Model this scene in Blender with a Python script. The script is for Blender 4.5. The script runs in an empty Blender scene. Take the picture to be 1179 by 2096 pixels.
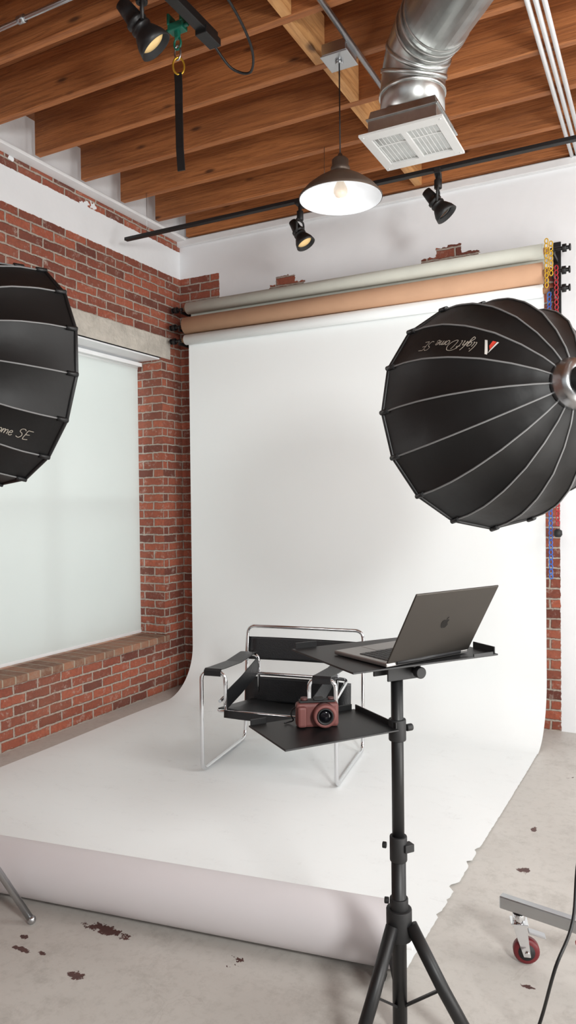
import bpy, math, random
from mathutils import Vector, Matrix, Quaternion
random.seed(7)
scene = bpy.context.scene
COL = scene.collection

def lin(c):
    c = c/255.0
    return c/12.92 if c <= 0.04045 else ((c+0.055)/1.055)**2.4
def L(rgb): return (lin(rgb[0]), lin(rgb[1]), lin(rgb[2]), 1.0)

# ------------------------------------------------------------------ materials
class NT:
    def __init__(s, name):
        s.m = bpy.data.materials.new(name); s.m.use_nodes = True
        s.t = s.m.node_tree; s.n = s.t.nodes; s.l = s.t.links
        s.b = s.n['Principled BSDF']; s.out = s.n['Material Output']
    def node(s, typ, **kw):
        n = s.n.new(typ)
        for k, v in kw.items(): setattr(n, k, v)
        return n
    def link(s, a, b): s.l.new(a, b)
    def val(s, sock, v):
        if isinstance(v, (int, float)): sock.default_value = v
        elif isinstance(v, (tuple, list)): sock.default_value = v
        else: s.l.new(v, sock)
    def math(s, op, a, b=0.0, c=None, clamp=False):
        n = s.n.new('ShaderNodeMath'); n.operation = op; n.use_clamp = clamp
        s.val(n.inputs[0], a); s.val(n.inputs[1], b)
        if c is not None: s.val(n.inputs[2], c)
        return n.outputs[0]
    def mix(s, f, a, b, blend='MIX'):
        n = s.n.new('ShaderNodeMix'); n.data_type = 'RGBA'; n.blend_type = blend
        s.val(n.inputs[0], f); s.val(n.inputs[6], a); s.val(n.inputs[7], b)
        return n.outputs[2]
    def noise(s, vec, scale, detail=3, rough=.55, dist=0):
        n = s.n.new('ShaderNodeTexNoise')
        n.inputs['Scale'].default_value = scale; n.inputs['Detail'].default_value = detail
        n.inputs['Roughness'].default_value = rough; n.inputs['Distortion'].default_value = dist
        if vec is not None: s.l.new(vec, n.inputs['Vector'])
        return n.outputs['Fac']
    def ramp(s, f, p0, p1):
        n = s.n.new('ShaderNodeMapRange'); n.clamp = True
        s.val(n.inputs[0], f); n.inputs[1].default_value = p0; n.inputs[2].default_value = p1
        return n.outputs[0]
    def scalevec(s, vec, sc):
        n = s.n.new('ShaderNodeVectorMath'); n.operation = 'MULTIPLY'
        s.l.new(vec, n.inputs[0]); n.inputs[1].default_value = sc
        return n.outputs[0]
    def bump(s, h, dist, strength=1.0):
        n = s.n.new('ShaderNodeBump'); n.inputs['Distance'].default_value = dist
        n.inputs['Strength'].default_value = strength
        s.l.new(h, n.inputs['Height']); s.l.new(n.outputs[0], s.b.inputs['Normal'])
    def pos(s):
        return s.n.new('ShaderNodeNewGeometry').outputs['Position']
    def obj(s):
        return s.n.new('ShaderNodeTexCoord').outputs['Object']

def M(name, rgb, rough=.5, metal=0.0, var=.08, scale=9, bump=0, bscale=60, rvar=0, emit=0, spec=None):
    k = NT(name)
    v = k.obj()
    f = k.noise(v, scale, 4)
    c = L(rgb)
    lo = tuple(x*(1-var) for x in c[:3])+(1,); hi = tuple(min(1, x*(1+var)) for x in c[:3])+(1,)
    k.link(k.mix(f, lo, hi), k.b.inputs['Base Color'])
    k.b.inputs['Roughness'].default_value = rough
    k.b.inputs['Metallic'].default_value = metal
    if spec is not None: k.b.inputs['Specular IOR Level'].default_value = spec
    if rvar:
        k.link(k.math('ADD', k.math('MULTIPLY', k.noise(v, scale*2), rvar*2), rough-rvar), k.b.inputs['Roughness'])
    if bump: k.bump(k.noise(v, bscale, 4), bump)
    if emit:
        k.b.inputs['Emission Color'].default_value = c; k.b.inputs['Emission Strength'].default_value = emit
    return k.m

def wall_mat(name, side):
    """brick / painted plaster wall, side = 'left' or 'back'."""
    k = NT(name)
    p = k.pos()
    sep = k.node('ShaderNodeSeparateXYZ'); k.link(p, sep.inputs[0])
    X, Y, Z = sep.outputs
    nrm = k.n.new('ShaderNodeNewGeometry').outputs['Normal']
    sn = k.node('ShaderNodeSeparateXYZ'); k.link(nrm, sn.inputs[0])
    isx = k.math('GREATER_THAN', k.math('ABSOLUTE', sn.outputs[0]), .5)
    u = k.math('ADD', k.math('MULTIPLY', isx, Y), k.math('MULTIPLY', k.math('SUBTRACT', 1.0, isx), X))
    w1 = k.math('MULTIPLY', k.math('SUBTRACT', k.noise(p, 7, 2), .5), .02)
    w2 = k.math('MULTIPLY', k.math('SUBTRACT', k.noise(p, 12, 5, .75), .5), .026)
    cv = k.node('ShaderNodeCombineXYZ'); k.link(k.math('ADD', u, w1), cv.inputs[0]); k.link(k.math('ADD', Z, w2), cv.inputs[1])
    br = k.node('ShaderNodeTexBrick'); k.link(cv.outputs[0], br.inputs['Vector'])
    br.inputs['Scale'].default_value = 1; br.inputs['Brick Width'].default_value = .200
    br.inputs['Row Height'].default_value = .066; br.inputs['Mortar Size'].default_value = .0078
    br.inputs['Mortar Smooth'].default_value = .35; br.inputs['Bias'].default_value = -.05
    br.offset = .5
    br.inputs['Color1'].default_value = L((168, 90, 66)); br.inputs['Color2'].default_value = L((96, 52, 43))
    br.inputs['Mortar'].default_value = L((176, 165, 153))
    n1 = k.noise(p, 45, 5, .65); n2 = k.noise(p, 2.2, 3)
    bc = k.mix(k.ramp(n1, .4, .75), br.outputs['Color'], k.mix(.5, br.outputs['Color'], L((82, 48, 42))))
    bc = k.mix(k.math('MULTIPLY', k.ramp(k.noise(p, 16, 6, .78), .55, .67), .65), bc, L((186, 172, 160)))
    bc = k.mix(k.math('MULTIPLY', k.ramp(n2, .45, .75), .25), bc, L((164, 112, 90)))
    plaster = k.mix(k.noise(p, 3, 4), L((226, 228, 230)), L((238, 239, 241)))
    zq = k.math('MULTIPLY', k.math('FLOOR', k.math('DIVIDE', Z, .066)), .066)
    jv = k.node('ShaderNodeCombineXYZ'); k.link(zq, jv.inputs[0]); jv.inputs[1].default_value = 3.1
    jag = k.math('MULTIPLY', k.math('SUBTRACT', k.noise(jv.outputs[0], 40, 2), .5), .10)
    fine = k.math('MULTIPLY', k.math('SUBTRACT', k.noise(p, 22, 4), .5), .05)
    tiny = k.math('MULTIPLY', k.math('SUBTRACT', k.noise(p, 30, 4), .5), .018)
    j = k.math('ADD', jag, fine)
    Xj = k.math('ADD', X, j); Zj = k.math('ADD', Z, fine)
    Zt = k.math('ADD', Z, tiny); Xt = k.math('ADD', X, tiny)
    def rng(v, a, b): return k.math('MULTIPLY', k.math('GREATER_THAN', v, a), k.math('LESS_THAN', v, b))
    if side == 'left':
        m = k.math('MAXIMUM', k.math('LESS_THAN', Zt, 3.355), k.math('MULTIPLY', rng(Zt, 3.58, 3.66), k.math('GREATER_THAN', k.noise(p, 6, 3), .36)))
    else:
        m = k.math('MULTIPLY', k.math('LESS_THAN', Xt, .385), k.math('LESS_THAN', Zt, 3.355))
        m = k.math('MAXIMUM', m, k.math('MULTIPLY', rng(Xj, .84, 1.15), rng(Zj, 3.14, 3.185)))
        m = k.math('MAXIMUM', m, k.math('MULTIPLY', rng(Xj, .90, 1.06), rng(Zj, 3.14, 3.24)))
        m = k.math('MAXIMUM', m, k.math('MULTIPLY', rng(Xj, 2.06, 2.46), rng(Zj, 3.14, 3.19)))
        m = k.math('MAXIMUM', m, k.math('MULTIPLY', rng(Xj, 2.16, 2.34), rng(Zj, 3.14, 3.25)))
        m = k.math('MAXIMUM', m, k.math('MULTIPLY', rng(Xt, 2.70, 2.965), k.math('LESS_THAN', Zj, 3.0)))
    k.link(k.mix(m, plaster, bc), k.b.inputs['Base Color'])
    k.b.inputs['Roughness'].default_value = .85
    hb = k.math('SUBTRACT', k.math('MULTIPLY', n1, .35), k.math('MULTIPLY', br.outputs['Fac'], .9))
    h = k.math('ADD', k.math('MULTIPLY', m, k.math('SUBTRACT', hb, .5)), k.math('MULTIPLY', k.noise(p, 6, 3), .4))
    k.bump(h, .010)
    return k.m

def wood_mat(name, axis, a, b, dark, stretch=22):
    k = NT(name); p = k.pos()
    sc = {'x': (1.0, stretch, stretch), 'y': (stretch, 1.0, stretch)}[axis]
    v = k.scalevec(p, sc)
    g = k.noise(v, 1.3, 5, .6, .9)
    g2 = k.noise(v, 3.2, 6, .72, .7)
    big = k.noise(k.scalevec(p, (.6, 2.5, 2.5)), 1.4, 2)
    c = k.mix(k.ramp(g, .3, .7), L(a), L(b))
    c = k.mix(k.math('MULTIPLY', k.ramp(g2, .47, .63), .58), c, L(dark))
    c = k.mix(k.math('MULTIPLY', k.ramp(big, .42, .7), .4), c, L(dark))
    vo = k.node('ShaderNodeTexVoronoi'); k.link(k.scalevec(p, (1.6, 2.4, 5.2) if axis == 'x' else (2.4, 1.6, 5.2)), vo.inputs['Vector'])
    vo.inputs['Scale'].default_value = 1.5
    kn = k.math('SUBTRACT', 1.0, k.ramp(vo.outputs['Distance'], .05, .13))
    c = k.mix(k.math('MULTIPLY', kn, .85), c, L((62, 34, 18)))
    k.link(c, k.b.inputs['Base Color']); k.b.inputs['Roughness'].default_value = .65
    k.bump(g2, .004)
    return k.m

CHIPS = [(1.83, -3.03, .10, .026), (1.91, -3.265, .035, .020), (1.647, -3.245, .035, .012), (1.60, -3.19, .02, .012), (1.73, -3.23, .02, .009),
         (3.065, -1.947, .026, .026), (3.04, -1.55, .014, .026), (3.2, -2.68, .022, .010), (3.10, -3.42, .05, .015), (3.6, -1.2, .05, .03), (1.2, -3.9, .09, .05), (4.1, -2.3, .06, .04)]
def floor_mat():
    k = NT('painted_concrete'); p = k.pos()
    sep = k.node('ShaderNodeSeparateXYZ'); k.link(p, sep.inputs[0])
    X, Y, Z = sep.outputs
    base = k.mix(k.noise(p, 1.8, 5, .6), L((178, 174, 168)), L((206, 202, 196)))
    base = k.mix(k.math('MULTIPLY', k.ramp(k.noise(p, 26, 6, .7), .5, .75), .4), base, L((150, 145, 138)))
    base = k.mix(k.math('MULTIPLY', k.ramp(k.noise(p, 3.5, 7, .8), .52, .70), .45), base, L((142, 137, 130)))
    vo = k.node('ShaderNodeTexVoronoi'); vo.feature = 'DISTANCE_TO_EDGE'
    k.link(p, vo.inputs['Vector']); vo.inputs['Scale'].default_value = .9
    dn = k.math('ADD', vo.outputs['Distance'], k.math('MULTIPLY', k.math('SUBTRACT', k.noise(p, 5, 5, .6), .5), .10))
    cr = k.math('SUBTRACT', 1.0, k.ramp(k.math('ABSOLUTE', dn), .0005, .0022))
    cr = k.math('MULTIPLY', cr, k.ramp(k.noise(p, 1.7, 2), .50, .58))
    base = k.mix(k.math('MULTIPLY', cr, .14), base, L((130, 122, 114)))
    ns = k.math('MULTIPLY', k.math('SUBTRACT', k.noise(p, 34, 5, .75), .5), 6.0)
    chip = None
    for (cx, cy, rx, ry) in CHIPS:
        dx = k.math('DIVIDE', k.math('SUBTRACT', X, cx), rx); dy = k.math('DIVIDE', k.math('SUBTRACT', Y, cy), ry)
        d2 = k.math('ADD', k.math('MULTIPLY', dx, dx), k.math('MULTIPLY', dy, dy))
        c = k.math('LESS_THAN', k.math('ADD', d2, ns), .8)
        c = k.math('MULTIPLY', c, k.math('LESS_THAN', d2, 3.0))
        chip = c if chip is None else k.math('MAXIMUM', chip, c)
    nn = k.noise(p, 4.6, 5, .62, .3); reg = k.noise(p, .9, 1)
    chip = k.math('MAXIMUM', chip, k.ramp(k.math('ADD', nn, k.math('MULTIPLY', reg, .22)), .825, .83))
    c = k.mix(chip, base, k.mix(k.noise(p, 40, 3), L((58, 38, 36)), L((98, 60, 54))))
    k.link(c, k.b.inputs['Base Color'])
    k.link(k.math('SUBTRACT', .62, k.math('MULTIPLY', k.noise(p, 5), .25)), k.b.inputs['Roughness'])
    k.bump(k.math('SUBTRACT', k.math('MULTIPLY', k.noise(p, 30, 5), .3), chip), .002)
    return k.m

def paper_mat():
    k = NT('white_seamless_paper'); p = k.pos()
    sep = k.node('ShaderNodeSeparateXYZ'); k.link(p, sep.inputs[0])
    lowz = k.math('SUBTRACT', 1.0, k.ramp(sep.outputs[2], .01, .05))
    sc = k.ramp(k.noise(k.scalevec(p, (1.2, 2.6, 1)), 4.0, 7, .75, .6), .54, .76)
    fine = k.ramp(k.noise(p, 70, 5, .75), .52, .75)
    s = k.math('MULTIPLY', k.math('MULTIPLY', sc, lowz), k.math('ADD', k.math('MULTIPLY', fine, .5), .04))
    base = k.mix(k.noise(p, .8, 2), L((236, 240, 240)), L((241, 244, 244)))
    k.link(k.mix(s, base, L((110, 104, 103))), k.b.inputs['Base Color'])
    k.b.inputs['Roughness'].default_value = .6
    k.bump(k.noise(p, 1.6, 2), .01, .5)
    return k.m

def duct_mat():
    k = NT('galvanized_steel'); p = k.obj()
    f = k.noise(p, 14, 5, .7)
    k.link(k.mix(f, L((165, 167, 165)), L((215, 216, 214))), k.b.inputs['Base Color'])
    k.b.inputs['Metallic'].default_value = 1
    k.link(k.math('ADD', k.math('MULTIPLY', f, .2), .22), k.b.inputs['Roughness'])
    k.bump(k.noise(p, 4, 2), .01, .4)
    return k.m

def blind_mat():
    k = NT('blind_fabric'); p = k.pos()
    f = k.noise(p, 1.2, 3)
    c = k.mix(f, L((226, 231, 229)), L((233, 237, 235)))
    tr = k.node('ShaderNodeBsdfTranslucent'); k.link(c, tr.inputs[0])
    k.link(c, k.b.inputs['Base Color']); k.b.inputs['Roughness'].default_value = .8
    ms = k.node('ShaderNodeMixShader'); ms.inputs[0].default_value = .4
    k.link(k.b.outputs[0], ms.inputs[1]); k.link(tr.outputs[0], ms.inputs[2]); k.link(ms.outputs[0], k.out.inputs[0])
    return k.m

MAT = {}
MAT['wl'] = wall_mat('brick_and_plaster_side', 'left'); MAT['wb'] = wall_mat('brick_and_plaster_rear', 'back')
MAT['wood'] = wood_mat('douglas_fir', 'x', (190, 122, 70), (158, 96, 52), (100, 56, 28))
MAT['woody'] = wood_mat('pale_fir', 'y', (216, 166, 110), (196, 140, 84), (150, 98, 54), 14)
MAT['deck'] = wood_mat('deck_boards', 'x', (176, 114, 68), (150, 90, 50), (102, 60, 34))
MAT['floor'] = floor_mat(); MAT['paper'] = paper_mat(); MAT['duct'] = duct_mat(); MAT['blind'] = blind_mat()
MAT['rollpaper'] = M('paper_roll_shaded', (216, 212, 214), .7, 0, .03, 3)  # same white paper, greyed so the roll face looks shaded
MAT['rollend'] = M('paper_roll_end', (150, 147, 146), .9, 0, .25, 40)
MAT['white'] = M('white_paint', (232, 233, 234), .55)
MAT['ventw'] = M('off_white_enamel', (206, 206, 204), .45)
MAT['concrete'] = M('aged_concrete', (188, 182, 172), .9, 0, .45, 9, .008, 40)
MAT['black'] = M('black_powder_coat', (20, 20, 21), .45, 0, .2, 20)
MAT['blackmat'] = M('black_plastic', (28, 28, 29), .6)
MAT['fabric'] = M('black_nylon', (19, 18, 18), .5, 0, .2, 6, .002, 9, spec=.35)
MAT['piping'] = M('grey_piping', (122, 122, 122), .5)
MAT['leather'] = M('black_leather', (22, 23, 25), .38, 0, .25, 10, .0015, 120)
MAT['chrome'] = M('polished_chrome', (222, 223, 225), .08, 1, .03)
MAT['steel'] = M('brushed_steel', (186, 188, 190), .3, 1, .06)
MAT['greypaper'] = M('grey_green_paper', (198, 200, 190), .8)
MAT['tanpaper'] = M('tan_paper', (192, 152, 122), .8)
MAT['card'] = M('cardboard', (150, 112, 80), .85)
MAT['alu'] = M('grey_anodized_aluminium', (72, 68, 64), .4, .8, .04)
MAT['alul'] = M('pale_anodized_aluminium', (156, 154, 152), .38, .8, .04)
MAT['keys'] = M('black_keys', (24, 24, 26), .5)
MAT['screen'] = M('dark_glass', (10, 10, 12), .08)
MAT['logo'] = M('glossy_dark_emblem', (10, 9, 9), .12, .3)
MAT['pink'] = M('dusty_rose_silicone', (118, 70, 66), .6)
MAT['pinkd'] = M('dark_rose_silicone', (88, 52, 50), .55)
MAT['lensg'] = M('lens_glass', (8, 8, 14), .05)
MAT['rust'] = M('weathered_brown_metal', (98, 84, 74), .45, .5, .3, 14)
MAT['enamel'] = M('white_enamel', (236, 239, 242), .3)
MAT['bulb'] = M('frosted_bulb', (222, 206, 188), .3, 0, .02, emit=.35)
MAT['bulbw'] = M('halogen_lens', (226, 192, 132), .2, 0, .05, emit=.25)
MAT['green'] = M('green_paint', (16, 92, 74), .4)
MAT['yellow'] = M('yellow_plastic', (208, 164, 32), .45)
MAT['gold'] = M('brass_carabiner', (214, 170, 60), .3, .8)
MAT['red'] = M('red_plastic', (172, 34, 44), .45)
MAT['blue'] = M('blue_plastic', (44, 100, 190), .45)
MAT['redw'] = M('red_polyurethane', (104, 24, 30), .4)
MAT['text'] = M('pale_print', (166, 158, 146), .6)
MAT['textw'] = M('white_print', (215, 212, 206), .6)
MAT['textr'] = M('red_print', (206, 62, 44), .6)
MAT['white2'] = M('white_diffusion_cloth', (235, 235, 235), .8)
def sill_mat():
    k = NT('rowlock_brick'); p = k.pos()
    sep = k.node('ShaderNodeSeparateXYZ'); k.link(p, sep.inputs[0])
    cv = k.node('ShaderNodeCombineXYZ'); k.link(sep.outputs[1], cv.inputs[0]); cv.inputs[1].default_value = .1
    br = k.node('ShaderNodeTexBrick'); k.link(cv.outputs[0], br.inputs['Vector'])
    br.inputs['Scale'].default_value = 1; br.inputs['Brick Width'].default_value = .1; br.inputs['Row Height'].default_value = .4
    br.inputs['Mortar Size'].default_value = .006; br.offset = 0
    br.inputs['Color1'].default_value = L((156, 110, 86)); br.inputs['Color2'].default_value = L((120, 84, 66)); br.inputs['Mortar'].default_value = L((160, 146, 128))
    k.link(k.mix(k.math('MULTIPLY', k.ramp(k.noise(p, 20, 5, .7), .45, .7), .5), br.outputs['Color'], L((156, 144, 128))), k.b.inputs['Base Color'])
    k.b.inputs['Roughness'].default_value = .85
    k.bump(k.math('SUBTRACT', k.noise(p, 30, 4), br.outputs['Fac']), .006)
    return k.m
MAT['sill'] = sill_mat()

# ------------------------------------------------------------------ mesh building
def basis(d):
    d = Vector(d).normalized()
    up = Vector((0, 0, 1)) if abs(d.z) < .95 else Vector((1, 0, 0))
    a = up.cross(d).normalized(); b = d.cross(a).normalized()
    return a, b, d

class MB:
    def __init__(s): s.v = []; s.f = []; s.sm = []
    def add(s, vs, fs, smooth=False, mtx=None):
        o = len(s.v)
        for v in vs:
            v = Vector(v)
            s.v.append(mtx @ v if mtx else v)
        for f in fs: s.f.append([i+o for i in f]); s.sm.append(smooth)
        return s
    def box(s, c, d, R=None):
        c = Vector(c); h = Vector(d)/2
        vs = []
        for sx in (-1, 1):
            for sy in (-1, 1):
                for sz in (-1, 1):
                    q = Vector((sx*h.x, sy*h.y, sz*h.z))
                    vs.append(c + (R @ q if R else q))
        return s.add(vs, [(0, 1, 3, 2), (4, 6, 7, 5), (0, 4, 5, 1), (2, 3, 7, 6), (0, 2, 6, 4), (1, 5, 7, 3)])
    def rings(s, rings, cap=True, smooth=True, closed=False):
        n = len(rings[0]); vs = [p for r in rings for p in r]; fs = []
        m = len(rings)
        for i in range(m-1 if not closed else m):
            i2 = (i+1) % m
            for j in range(n):
                j2 = (j+1) % n
                fs.append((i*n+j, i*n+j2, i2*n+j2, i2*n+j))
        o = len(s.v); s.add(vs, fs, smooth)
        if cap and not closed:
            s.f.append([o+j for j in range(n)][::-1]); s.sm.append(False)
            s.f.append([o+(m-1)*n+j for j in range(n)]); s.sm.append(False)
        return s
    def cyl(s, p0, p1, r0, r1=None, n=20, cap=True):
        r1 = r0 if r1 is None else r1
        p0 = Vector(p0); p1 = Vector(p1); a, b, d = basis(p1-p0)
        return s.rings([[p + (a*math.cos(t)+b*math.sin(t))*r for t in [2*math.pi*i/n for i in range(n)]] for p, r in ((p0, r0), (p1, r1))], cap)
    def lathe(s, prof, o=(0, 0, 0), ax=(0, 0, 1), n=32, cap=True, smooth=True):
        o = Vector(o); a, b, d = basis(ax)
        return s.rings([[o + d*h + (a*math.cos(t)+b*math.sin(t))*max(r, 1e-4) for t in [2*math.pi*i/n for i in range(n)]] for r, h in prof], cap, smooth)
    def tube(s, pts, r, n=10, closed=False):
        pts = [Vector(p) for p in pts]; m = len(pts); rings = []
        T = []
        for i in range(m):
            if closed: t = pts[(i+1) % m]-pts[i-1]
            else: t = pts[min(i+1, m-1)]-pts[max(i-1, 0)]
            T.append(t.normalized())
        a, b, _ = basis(T[0])
        for i in range(m):
            if i:
                q = T[i-1].rotation_difference(T[i]); a = q @ a
            a = (a - T[i]*a.dot(T[i])).normalized(); b = T[i].cross(a)
            rings.append([pts[i] + (a*math.cos(2*math.pi*j/n)+b*math.sin(2*math.pi*j/n))*r for j in range(n)])
        return s.rings(rings, True, True, closed)
    def ribbon(s, pts, wdir, w, th):
        wdir = Vector(wdir).normalized(); pts = [Vector(p) for p in pts]; rings = []
        for i, p in enumerate(pts):
            t = (pts[min(i+1, len(pts)-1)]-pts[max(i-1, 0)]).normalized(); nn = t.cross(wdir).normalized()
            rings.append([p+wdir*w/2+nn*th/2, p-wdir*w/2+nn*th/2, p-wdir*w/2-nn*th/2, p+wdir*w/2-nn*th/2])
        return s.rings(rings, True, False)
    def sphere(s, c, r, n=16, sc=(1, 1, 1)):
        c = Vector(c); rings = []
        for i in range(1, n//2):
            ph = math.pi*i/(n//2)
            rings.append([c+Vector((math.sin(ph)*math.cos(2*math.pi*j/n)*r*sc[0], math.sin(ph)*math.sin(2*math.pi*j/n)*r*sc[1], -math.cos(ph)*r*sc[2])) for j in range(n)])
        return s.rings(rings, True, True)
    def prism(s, poly, z0, z1, mtx=None):
        n = len(poly)
        vs = [(x, y, z0) for x, y in poly]+[(x, y, z1) for x, y in poly]
        fs = [tuple(range(n))[::-1], tuple(range(n, 2*n))]+[(i, (i+1) % n, n+(i+1) % n, n+i) for i in range(n)]
        return s.add(vs, fs, False, mtx)
    def mesh(s, name, mat):
        me = bpy.data.meshes.new(name); me.from_pydata([tuple(v) for v in s.v], [], s.f); me.update()
        for p, q in zip(me.polygons, s.sm): p.use_smooth = q
        me.materials.append(mat)
        return me

def fillet(pts, r, n=6):
    pts = [Vector(p) for p in pts]; out = [pts[0]]
    for i in range(1, len(pts)-1):
        p = pts[i]; a = pts[i-1]-p; b = pts[i+1]-p
        k = min(r, a.length*.48, b.length*.48)
        A = p+a.normalized()*k; B = p+b.normalized()*k
        for j in range(n+1):
            t = j/n; out.append(A*(1-t)**2+p*2*t*(1-t)+B*t*t)
    out.append(pts[-1]); return out
def catmull(P, n=8):
    P = [Vector(p) for p in P]; out = []
    for i in range(len(P)-1):
        a = P[max(i-1, 0)]; b = P[i]; c = P[i+1]; d_ = P[min(i+2, len(P)-1)]
        for j in range(n):
            t = j/n; out.append(.5*((2*b)+(c-a)*t+(2*a-5*b+4*c-d_)*t*t+(3*b-a-3*c+d_)*t**3))
    out.append(P[-1]); return out

def thing(name, loc, label, cat, rz=0, group=None):
    e = bpy.data.objects.new(name, None); e.empty_display_size = .1
    e.location = loc; e.rotation_euler = (0, 0, math.radians(rz)); COL.objects.link(e)
    e['label'] = label; e['category'] = cat
    if group: e['group'] = group
    return e
def part(name, mb, mat, parent, bevel=0, label=None):
    o = bpy.data.objects.new(name, mb.mesh(name, mat) if isinstance(mb, MB) else mb); COL.objects.link(o)
    if parent: o.parent = parent
    if bevel:
        m = o.modifiers.new('bevel', 'BEVEL'); m.width = bevel; m.segments = 2; m.limit_method = 'ANGLE'
    if label: o['label'] = label
    return o
def solo(name, mb, mat, label, cat, loc=(0, 0, 0), rz=0, bevel=0, group=None):
    o = part(name, mb, mat, None, bevel); o.location = loc; o.rotation_euler = (0, 0, math.radians(rz))
    o['label'] = label; o['category'] = cat
    if group: o['group'] = group
    return o
def struct(name, mb, mat, bevel=0):
    o = part(name, mb, mat, None, bevel); o['kind'] = 'structure'; return o

# ------------------------------------------------------------------ room shell
CEIL = 3.96; BB = 3.68
struct('floor', MB().box((3.05, -4, -.05), (7.7, 8.8, .1)), MAT['floor'])
wl = MB()
wl.box((-.2, -4, .215), (.4, 8, .43)).box((-.2, -4, 3.335), (.4, 8, 1.33)).box((-.2, -.13, 1.55), (.4, .26, 2.24)).box((-.2, -5.2, 1.55), (.4, 5.6, 2.24))
struct('wall_left', wl, MAT['wl'])
struct('wall_back', MB().box((3.05, .2, 2), (7.7, .4, 4)), MAT['wb'])
struct('wall_right', MB().box((6.7, -4, 2), (.4, 8, 4)), MAT['white'])
struct('wall_front', MB().box((3.05, -8.1, .9), (7.7, .2, 1.8)), MAT['white'])  # unseen low wall, added to keep low world light off the floor roll
dk = MB()
for i in range(58): dk.box((3.2, -.07-.14*i, CEIL+.02), (6.8, .134, .04))
struct('ceiling', dk, MAT['deck'], .004)
struct('trim_1', MB().box((.045, -4, 3.666), (.09, 8, .022)), MAT['white'], .004)
struct('trim_2', MB().box((-.129, -1.25, 2.755), (.27, 2.2, .17)), MAT['concrete'], .006)
struct('trim_3', MB().box((-.155, -1.23, .425), (.36, 2.0, .05)), MAT['sill'], .006)
struct('trim_4', MB().box((3.2, -.02, 3.64), (6.4, .04, .05)), MAT['white'], .004)
w = MB()
for y in (-.28, -1.23, -2.18): w.box((-.36, y, 1.55), (.05, .05, 2.2))
for z in (.46, 1.55, 2.65): w.box((-.36, -1.23, z), (.05, 1.9, .05))
struct('window_1', w, MAT['white'])
struct('trim_5', MB().box((-.14, -1.23, 2.662), (.24, 1.93, .012)), MAT['white'])

t = thing('roller_blind', (-.22, -1.24, .46), 'pale grey fabric roller blind pulled down over the window', 'window blind')
part('blind_fabric', MB().box((0, 0, 1.08), (.003, 1.89, 2.14)), MAT['blind'], t)
part('bottom_bar', MB().box((.0, 0, .012), (.014, 1.89, .022)), MAT['white'], t, .003)
part('roller_tube', MB().cyl((-.02, -.95, 2.14), (-.02, .95, 2.14), .022), MAT['white'], t)
part('head_rail', MB().box((.012, 0, 2.165), (.05, 1.92, .03)), MAT['white'], t, .003)

bm = MB().box((3.22, 0, 0), (6.28, .045, CEIL-BB)).mesh('ceiling_beam', MAT['wood'])
for k in range(19):
    o = bpy.data.objects.new('ceiling_beam', bm); COL.objects.link(o)
    o.location = (0.02, -.03-.40*k, BB+(CEIL-BB)/2)
    o['label'] = 'exposed fir joist carrying the board ceiling'; o['category'] = 'ceiling beam'; o['group'] = 'ceiling joists'
    m = o.modifiers.new('b', 'BEVEL'); m.width = .004
br = MB().box((0, 0, 0), (.05, .352, .23)).mesh('joist_blocking', MAT['woody'])
for k in (0, 2, 3, 4, 5, 7):
    o = bpy.data.objects.new('joist_blocking', br); COL.objects.link(o)
    o.location = (2.06+(.02 if k % 2 else 0), -.23-.40*k, BB+.118)
    o['label'] = 'pale wooden blocking piece between two joists'; o['category'] = 'wood block'; o['group'] = 'joist blocking'

# ------------------------------------------------------------------ pipes and conduits
PZ = BB-.014
solo('conduit_pipe', MB().tube([(0, -5.9, 0), (0, 0, 0)], .014).cyl((0, -1.3, 0), (0, -1.2, 0), .02), MAT['steel'],
     'grey metal electrical conduit under the joists', 'conduit', loc=(2.27, -1.1, PZ))
for i in range(3):
    solo('white_conduit', MB().tube([(0, -7, 0), (0, -.02, 0)], .0115), MAT['white'],
         'white painted conduit running under the joists', 'conduit', group='white conduits', loc=(3.055+.034*i, 0, PZ))
solo('sprinkler_pipe', MB().tube([(0, 0, 0), (1.9, 0, 0)], .011).cyl((.93, 0, 0), (.97, 0, 0), .017), MAT['steel'],
     'silver metal pipe crossing under the joists', 'pipe', loc=(.1, -2.625, PZ-.004))
bx = thing('junction_box', (2.2, -1.74, BB), 'grey metal electrical junction box on the joists', 'junction box')
part('box_body', MB().box((0, 0, -.035), (.13, .13, .06)), MAT['steel'], bx, .006)
part('cover_plate', MB().box((0, 0, -.068), (.14, .14, .005)).cyl((0, 0, -.07), (0, 0, -.085), .02), MAT['steel'], bx, .002)

# duct
d = thing('air_duct', (2.58, -1.80, 3.10), 'galvanized steel round duct with elbow and ceiling register', 'air duct')
dd = Vector((.65, -.76, 0)).normalized(); R = .143
el = [Vector((0, 0, .10)), Vector((0, 0, .22))]
NE = 10; rb = .18
cen = Vector((0, 0, .22))+dd*rb
for i in range(1, NE+1):
    a = math.pi/2*i/NE
    el.append(cen - dd*rb*math.cos(a)+Vector((0, 0, rb*math.sin(a))))
mb = MB().tube(el, R, 40)
for idx in (1, 4, 7, 11):
    p = el[min(idx, len(el)-1)]; tt = (el[min(idx+1, len(el)-1)]-el[max(idx-1, 0)]).normalized()
    mb.cyl(p-tt*.008, p+tt*.008, R+.006, n=40)
part('elbow', mb, MAT['duct'], d)
st = el[-1]; mb = MB().tube([st, st+dd*3.4], R+.003, 40)
for i in range(6): mb.cyl(st+dd*(.05+.6*i), st+dd*(.066+.6*i), R+.011, n=40); mb.cyl(st+dd*(.09+.6*i), st+dd*(.10+.6*i), R+.008, n=40)
part('straight_pipe', mb, MAT['duct'], d)
mb = MB()
mb.rings([[Vector((x*a, y*a, z)) for x, y in ((-1, -1), (1, -1), (1, 1), (-1, 1))] for a, z in ((.155, .005), (.155, .075), (.146, .115))], True, False)
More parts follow.
